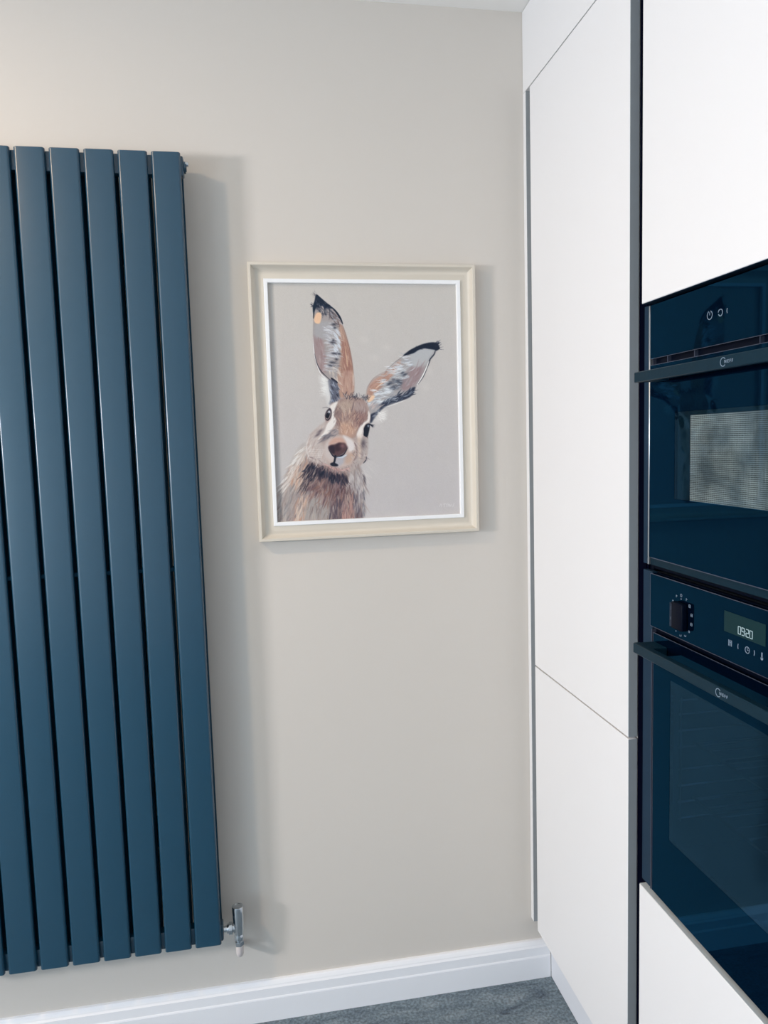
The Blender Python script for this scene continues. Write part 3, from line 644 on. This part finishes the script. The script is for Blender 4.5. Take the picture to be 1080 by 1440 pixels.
    line(e2((220, 610), (270, 570), (335, 525)), 1.0, (240, 214, 188), .9); line(e2((225, 605), (290, 545)), .8, (234, 200, 170), .9)
    fur(e2((540, 480), (720, 380), (730, 470), (640, 590), (540, 620)), 40, -56, 8, 12, 1.6, [(146, 116, 120), (170, 148, 148), (184, 172, 172), (150, 146, 152)], .5)
    # pale hair across, dark gaps
    for (a0, b0, a1, b1, n) in ((480, 330, 560, 400, 34), (400, 400, 600, 480, 44), (200, 660, 420, 640, 50), (340, 500, 440, 640, 40), (180, 760, 330, 720, 40), (560, 250, 640, 360, 26)):
        for i in range(n):
            t = rs.rand(); x, y = e2((a0 + (a1 - a0) * t + rs.randn() * 20, b0 + (b1 - b0) * t + rs.randn() * 20))[0]
            hair(x, y, 180 - 22 + rs.randn() * 14, 7 + rs.rand() * 7, 1.2, [(226, 232, 236), (204, 210, 216), (240, 242, 244), (176, 182, 190)][rs.randint(4)], .75, 35)
    for x, y, rx, ry, an in ((545, 460, 4.2, 1.7, -22), (460, 530, 7, 2.6, -6), (430, 600, 6, 3, 0), (490, 560, 4, 2.5, -30), (520, 440, 3, 1.4, -30), (370, 560, 4, 2, -20)):
        blob(*e2((x, y))[0], rx, ry, an, (50, 58, 74), .85)
    for i in range(50): hair(*e2((400 + rs.rand() * 130, 500 + rs.rand() * 120))[0], 170 + rs.randn() * 16, 6, 1.0, [(60, 66, 82), (110, 116, 128), (206, 212, 218)][rs.randint(3)], .6, 30)
    # dark lower rim of ear
    poly(e2((600, 620), (660, 600), (620, 690), (540, 735), (420, 770), (320, 815), (230, 905), (165, 985), (160, 900), (250, 850), (300, 760), (420, 700), (540, 680)), (38, 46, 66), 2.2, .95)
    fur(e2((280, 770), (420, 700), (620, 630), (600, 700), (420, 770), (300, 820), (200, 930), (165, 930)), 90, -32, 16, 8, 1.3, [(24, 32, 52), (84, 94, 112), (40, 50, 70), (150, 158, 170)], .75)
    fur(e2((350, 700), (480, 680), (480, 750), (380, 760)), 20, 150, 16, 9, .9, [(206, 212, 218), (170, 178, 188)], .8)
    # dark tip
    poly(e2((530, 250), (620, 180), (760, 120), (890, 108), (935, 170), (895, 200), (880, 190), (820, 180), (760, 172), (700, 190), (640, 225)), (16, 30, 50), 1.6)
    for i in range(60):
        t = rs.rand(); x, y = e2((560 + 350 * t, 235 - 105 * t ** .7))[0]
        hair(x, y, -35 + rs.randn() * 14, 4 + 4 * rs.rand(), 1.1, (18, 30, 50), .8)
    for i in range(14): hair(*e2((890 + rs.randn() * 12, 150 + rs.randn() * 22))[0], -18 + rs.randn() * 20, 6 + 5 * rs.rand(), .8, (30, 38, 56), .75)
    line(e2((900, 170), (935, 172)), 1.6, (16, 26, 46))
    line(e2((885, 195), (875, 235), (830, 290), (800, 350)), 2.0, (34, 42, 60), .9)
    line(e2((830, 300), (790, 380), (745, 480), (690, 565)), 3.2, (40, 44, 60), .9)
    line(e2((815, 310), (785, 385), (740, 480), (680, 575)), 1.8, (246, 244, 240), 1)
    line(e2((350, 400), (440, 320), (530, 255)), .8, (100, 92, 96), .7); line(e2((130, 600), (200, 495), (340, 415)), .8, (150, 122, 114), .6)
    line(e2((330, 815), (440, 780), (560, 735)), 1.2, (232, 230, 226), .9)
    poly(e2((125, 725), (160, 690), (210, 690), (190, 735), (140, 760)), (240, 204, 172), 1.4)
    fur(e2((140, 800), (240, 780), (260, 830), (170, 870)), 24, -50, 14, 7, 1.6, [(206, 190, 184), (188, 170, 166), (150, 150, 160)], .7)
    # white tuft under the right ear
    poly(e2((210, 930), (280, 850), (330, 870), (300, 950), (230, 975)), (232, 229, 225), 9, .6)
    for i in range(36): hair(*e2((230 + rs.rand() * 70, 860 + rs.rand() * 90))[0], 25 + rs.randn() * 25, 5 + 5 * rs.rand(), 1.0, (242, 240, 236), .55)
    # ---------- head
    head = fc((480, 150), (560, 100), (700, 90), (830, 130), (895, 250), (905, 380), (880, 560), (870, 700), (860, 850), (790, 960), (640, 1050), (500, 1020), (330, 960), (200, 920), (110, 850), (85, 720), (130, 580), (230, 480), (330, 400), (380, 260), (400, 180))
    poly(head, (182, 164, 158), 2.5)
    # cheek left
    poly(fc((320, 420), (230, 490), (130, 590), (85, 720), (110, 860), (250, 930), (340, 940), (330, 760), (260, 660), (330, 560)), (200, 188, 182), 6, .9)
    fur(fc((320, 430), (180, 540), (95, 720), (120, 860), (300, 930), (330, 780), (250, 640)), 150, lambda x, y: 140 - (y - 600) * .9, 14, 9, 1.3, [(214, 204, 198), (188, 172, 166), (170, 150, 146), (226, 218, 212), (196, 168, 154)], .5)
    line(fc((130, 590), (88, 700), (95, 800), (130, 880)), 2.0, (230, 226, 222), .5)
    for (x, y) in ((230, 575), (260, 530), (320, 610)): blob(*fc((x, y))[0], 5, 1.7, -35, (84, 74, 84), .75)
    # forehead
    poly(fc((490, 170), (560, 110), (690, 95), (820, 140), (880, 270), (870, 370), (800, 440), (740, 540), (690, 620), (520, 600), (500, 480), (450, 400), (460, 260)), (166, 142, 134), 3)
    poly(fc((500, 200), (600, 130), (680, 160), (660, 280), (540, 300)), (186, 166, 152), 6, .8)
    poly(fc((700, 170), (820, 180), (860, 290), (720, 300)), (174, 156, 152), 6, .8)
    fc_dir = lambda x, y: 90 + (x - 491) * -1.4 * (1 if y < 590 else .6)
    fur(fc((490, 170), (560, 110), (690, 95), (820, 140), (880, 270), (870, 370), (800, 440), (740, 540), (690, 600), (520, 590), (500, 480), (450, 400), (460, 260)), 330, lambda x, y: 250 + (x - 491) * 1.3, 14, 6.5, 1.0, [(190, 166, 152), (146, 120, 114), (168, 142, 132), (128, 104, 104), (206, 186, 172)], .5)
    poly(fc((520, 440), (640, 430), (720, 480), (680, 600), (540, 600)), (200, 160, 138), 7, .75)
    poly(fc((700, 320), (850, 320), (830, 400), (740, 500), (690, 460)), (150, 116, 112), 7, .7)
    poly(fc((460, 300), (520, 290), (510, 440), (450, 420)), (142, 118, 116), 6, .7)
    fur(fc((500, 420), (640, 300), (760, 380), (720, 560), (560, 590)), 120, lambda x, y: 272 + (x - 490) * 1.6, 13, 8, .8, [(236, 214, 194), (214, 176, 150), (150, 110, 98), (226, 196, 170), (120, 92, 90)], .75)
    line(fc((700, 150), (685, 210), (665, 290)), 1.3, (98, 84, 90), .75)
    # dark tuft between ears
    for i in range(90):
        x = 560 + rs.rand() * 330; y = 95 + (x - 560) * .12 + rs.randn() * 16
        hair(*fc((x, y))[0], -80 + rs.randn() * 34, 3.5 + 4 * rs.rand(), .9, [(36, 40, 58), (70, 66, 78), (56, 54, 70), (190, 180, 176)][rs.randint(4)], .75)
    # white lines beside the eyes
    poly(fc((390, 210), (485, 155), (450, 260), (440, 330), (470, 400), (430, 480), (370, 550), (300, 600), (230, 640), (310, 540), (350, 440), (400, 370), (412, 280)), (238, 232, 226), 2.2, .97)
    poly(fc((880, 280), (905, 330), (895, 410), (850, 440), (815, 500), (800, 570), (735, 590), (760, 500), (820, 430), (870, 390)), (240, 234, 228), 2.2, .95)
    poly(fc((745, 560), (800, 580), (790, 640), (740, 620)), (236, 226, 218), 3, .9)
    fur(fc((430, 500), (500, 500), (500, 590), (360, 620), (300, 640)), 40, 150, 12, 8, 1.4, [(120, 120, 128), (150, 146, 150), (104, 106, 118)], .7)
    # muzzle
    poly(fc((370, 640), (450, 590), (580, 590), (680, 650), (730, 740), (720, 860), (640, 960), (560, 990), (460, 990), (380, 940), (320, 860), (310, 740)), (202, 184, 176), 4)
    poly(fc((560, 590), (680, 660), (700, 760), (640, 800), (600, 690)), (232, 226, 224), 4, .85)
    poly(fc((330, 700), (390, 640), (370, 760), (440, 860), (400, 900), (330, 840)), (206, 196, 192), 4, .8)
    poly(fc((470, 880), (620, 830), (600, 900), (500, 980), (450, 960)), (178, 178, 186), 4, .85)
    poly(fc((600, 830), (700, 800), (690, 890), (620, 950), (570, 920)), (196, 166, 148), 5, .8)
    line(fc((700, 680), (735, 760), (730, 850), (690, 910)), 3.4, (126, 104, 106), .7)
    poly(fc((740, 660), (870, 640), (865, 800), (790, 940), (650, 1030), (700, 920), (745, 820)), (182, 172, 168), 4, .85)
    poly(fc((740, 640), (790, 640), (790, 860), (750, 880)), (214, 192, 176), 4, .8)
    blob(*fc((812, 700))[0], 3.2, 6.5, 8, (76, 68, 80), .8); line(fc((855, 860), (850, 900), (815, 945)), 1.8, (44, 44, 58), .85)
    fur(fc((700, 650), (860, 700), (860, 850), (780, 950), (600, 1030), (450, 1000), (620, 940)), 120, lambda x, y: 60 + (x - 480) * .3, 26, 6, 1.1, [(206, 196, 192), (158, 140, 138), (188, 168, 158), (126, 112, 116)], .55)
    # brow of nose and nose
    poly(fc((375, 680), (440, 620), (540, 620), (590, 690), (560, 720), (460, 690), (390, 720)), (206, 166, 150), 4, .9)
    poly(fc((368, 735), (400, 708), (460, 694), (520, 680), (575, 684), (600, 715), (612, 750), (570, 810), (480, 860), (430, 840), (380, 780)), (88, 66, 70), 2.6)
    poly(fc((370, 728), (405, 712), (446, 728), (450, 800), (415, 815), (376, 768)), (40, 32, 46), 3, .85)
    poly(fc((450, 720), (500, 680), (540, 700), (530, 760), (470, 790)), (54, 38, 48), 3, .85)
    blob(*fc((545, 720))[0], 3.6, 3.2, 0, (140, 104, 106), .75); blob(*fc((480, 805))[0], 3.0, 2.2, 0, (92, 64, 70), .5)
    line(fc((375, 770), (420, 840), (470, 862), (560, 830), (610, 750)), 2.2, (22, 28, 46), .95)
    line(fc((455, 850), (445, 910), (430, 950)), 3.0, (22, 28, 46), .95, False)
    poly(fc((388, 945), (430, 930), (490, 960), (470, 980), (410, 975)), (18, 26, 44), 1.6)
    line(fc((470, 865), (540, 865), (600, 835)), 2.0, (206, 220, 232), .8)
    line(fc((300, 940), (420, 1000), (540, 1030), (640, 1000)), 3.2, (206, 168, 160), .75)
    fur(fc((280, 930), (420, 980), (620, 1000), (600, 1040), (400, 1020)), 50, 80, 20, 5, 1.0, [(226, 200, 194), (190, 148, 140), (150, 110, 108)], .7)
    for k in range(5): line(fc((320 - k * 8, 770 + k * 24), (220, 765 + k * 26), (105, 752 + k * 31)), .45, (244, 242, 240), .6)
    for k in range(8): hair(*fc((850 + rs.randn() * 10, 880 + k * 16))[0], 30 + k * 4 + rs.randn() * 4, 16 + rs.rand() * 8, .5, (216, 210, 206), .6)
    # darker fur marks that give the face its modelling
    fur(fc((440, 230), (520, 180), (540, 300), (520, 460), (450, 420)), 46, 112, 10, 7, .9, [(104, 88, 92), (126, 106, 106), (150, 128, 122)], .6)
    fur(fc((690, 320), (870, 300), (840, 420), (740, 520), (690, 470)), 60, lambda x, y: 300, 14, 7, .9, [(112, 84, 84), (136, 104, 100), (98, 78, 84)], .6)
    fur(fc((330, 560), (460, 500), (490, 560), (340, 640), (240, 660)), 30, 150, 12, 8, 1.0, [(98, 96, 106), (128, 122, 126)], .6)
    fur(fc((110, 860), (220, 930), (420, 1010), (620, 1040), (640, 1010), (400, 970), (240, 890), (150, 820)), 60, lambda x, y: 30 + (x - 440) * .2, 20, 5, 1.0, [(150, 132, 130), (118, 100, 104), (206, 190, 184)], .6)
    # eyes
    poly(fc((385, 235), (408, 270), (405, 340), (370, 400), (330, 395), (322, 330), (345, 270)), (58, 50, 60), 1.2)
    poly(fc((380, 270), (395, 300), (385, 350), (350, 378), (330, 350), (345, 300)), (196, 178, 172), 1.0)
    poly(fc((360, 290), (388, 300), (380, 345), (355, 370), (332, 350), (338, 315)), (14, 18, 32), 1.0)
    blob(*fc((378, 285))[0], 1.4, 2.0, 20, (196, 206, 218), .9); line(fc((320, 340), (330, 390), (365, 402), (398, 370)), 1.0, (218, 190, 180), .8)
    line(fc((290, 235), (340, 225), (385, 240)), .9, (96, 92, 100), .8)
    poly(fc((885, 440), (900, 470), (890, 540), (865, 610), (815, 580), (822, 500), (850, 450)), (20, 26, 42), 1.2)
    blob(*fc((880, 470))[0], 1.2, 1.8, 0, (176, 186, 200), .9)
    line(fc((880, 440), (910, 455), (940, 475)), 2.2, (24, 28, 44), .95); line(fc((900, 440), (925, 350)), 1.6, (60, 64, 80), .5)
    for i in range(8): hair(*fc((905, 450))[0], 5 + i * 7, 5 + rs.rand() * 3, .8, (40, 42, 58), .7)
    poly(fc((835, 575), (865, 600), (872, 628)), (28, 32, 48), 1, 1, False)
    line(fc((800, 470), (815, 540), (805, 600)), 1.2, (236, 226, 220), .8)
    # signature: pale illegible marks in the corner
    for P in (((619, 718), (621, 714), (622, 718)), ((624.5, 714.5), (628, 714)), ((626, 714), (625.6, 718)), ((629, 718), (629.5, 714.5), (632, 715), (631, 717.5)), ((633, 718), (633.5, 715), (635, 717.5), (636, 715)), ((638, 718.5), (640, 713.5))):
        line(P, .8, (222, 219, 219), .8, False)
    img[:] = img + rs.randn(NH, NW, 1) * .008
    return np.clip(img, 0, 1)
# ------------------------------------------------------------------ picture
pf = thing('framed_picture', 'framed painting of a brown hare with one upright and one tilted ear', 'picture', (.237, -.01, 1.535))
PX0, PX1, PZ0, PZ1 = -.032, .5045, 1.2125, 1.8545
bm = rect_ring(bmesh.new(), (PX0, PX1, PZ0, PZ1), [(0, -.003), (0, .0245), (.0008, .0262), (.0040, .0270), (.0068, .0266), (.0078, .0250), (.0085, .0235), (.0110, .0185), (.0140, .0150), (.0180, .0128), (.0225, .0120), (.0240, .0122), (.0345, .0145), (.0350, .0140), (.0350, -.003)], lambda a, b, d: Vector((a, -.002 - d, b)))
o = link('frame', bm, FRAMEM, pf); auto_smooth(o, 30)
bm = rect_ring(bmesh.new(), (PX0 + .0352, PX1 - .0352, PZ0 + .0352, PZ1 - .0352), [(0, 0), (0, .0165), (.001, .0172), (.0080, .0172), (.0090, .0165), (.0090, 0)], lambda a, b, d: Vector((a, -.002 - d, b)))
link('white_slip', bm, SLIP, pf)['label'] = 'narrow white inner slip'
CX0, CX1, CZ0, CZ1 = PX0 + .0443, PX1 - .0443, PZ0 + .0443, PZ1 - .0443
NW, NH = 440, 538
img = paint_canvas(NW, NH)
xs = np.linspace(CX0, CX1, NW); zs = np.linspace(CZ1, CZ0, NH)
gx, gz = np.meshgrid(xs, zs); lum = img.mean(2)
co = np.stack([gx, np.full_like(gx, -.0105), gz], -1).reshape(-1, 3)
idx = np.arange(NW * NH).reshape(NH, NW)
quads = np.stack([idx[:-1, :-1], idx[1:, :-1], idx[1:, 1:], idx[:-1, 1:]], -1).reshape(-1, 4)
me = bpy.data.meshes.new('painted_canvas'); me.vertices.add(len(co)); me.vertices.foreach_set('co', co.astype(np.float32).ravel())
me.loops.add(quads.size); me.loops.foreach_set('vertex_index', quads.astype(np.int32).ravel())
me.polygons.add(len(quads)); me.polygons.foreach_set('loop_start', (np.arange(len(quads)) * 4).astype(np.int32)); me.update(calc_edges=True); me.validate()
lin = np.where(img <= .04045, img / 12.92, ((img + .055) / 1.055) ** 2.4)
ca = me.color_attributes.new('paint', 'FLOAT_COLOR', 'POINT'); ca.data.foreach_set('color', np.concatenate([lin, np.ones((NH, NW, 1))], -1).astype(np.float32).ravel())
M = bpy.data.materials.new('oil_paint'); M.use_nodes = True; nt = M.node_tree; b = nt.nodes['Principled BSDF']; b.inputs['Roughness'].default_value = .55; b.inputs['Specular IOR Level'].default_value = .3
at = nt.nodes.new('ShaderNodeAttribute'); at.attribute_name = 'paint'
gm = nt.nodes.new('ShaderNodeGamma'); gm.inputs[1].default_value = 1.0
nt.links.new(at.outputs['Color'], gm.inputs[0]); nt.links.new(gm.outputs[0], b.inputs['Base Color'])
nz = nt.nodes.new('ShaderNodeTexNoise'); nz.inputs['Scale'].default_value = 260; tcn = nt.nodes.new('ShaderNodeTexCoord'); nt.links.new(tcn.outputs['Object'], nz.inputs[0])
bp = nt.nodes.new('ShaderNodeBump'); bp.inputs['Strength'].default_value = .15; bp.inputs['Distance'].default_value = .0005; nt.links.new(nz.outputs['Fac'], bp.inputs['Height']); nt.links.new(bp.outputs[0], b.inputs['Normal'])
me.materials.append(M); cv = bpy.data.objects.new('painted_canvas', me); COL.objects.link(cv); cv.parent = pf; cv.location = -pf.location
cv['label'] = 'hare painting on canvas'
box('backing_board', CX0 - .004, CX1 + .004, -.0095, -.003, CZ0 - .004, CZ1 + .004, BACKB, pf)

# ------------------------------------------------------------------ made-up fitting around the added ceiling fill lamp
lm = thing('added_fill_fitting', 'small round ceiling fitting added for warm fill light', 'lamp', (-1.2, -1.0, H))
o = link('trim_ring', lathe(bmesh.new(), (-1.2, -1.0, H - .0005), (0, 0, -1), [(0, .052), (.004, .050), (.006, .044), (.006, 0)], 40), UPVC, lm); auto_smooth(o)
link('lens', lathe(bmesh.new(), (-1.2, -1.0, H - .0066), (0, 0, -1), [(0, .038), (.0015, .036), (.0015, 0)], 32), FILL_GLOW, lm)
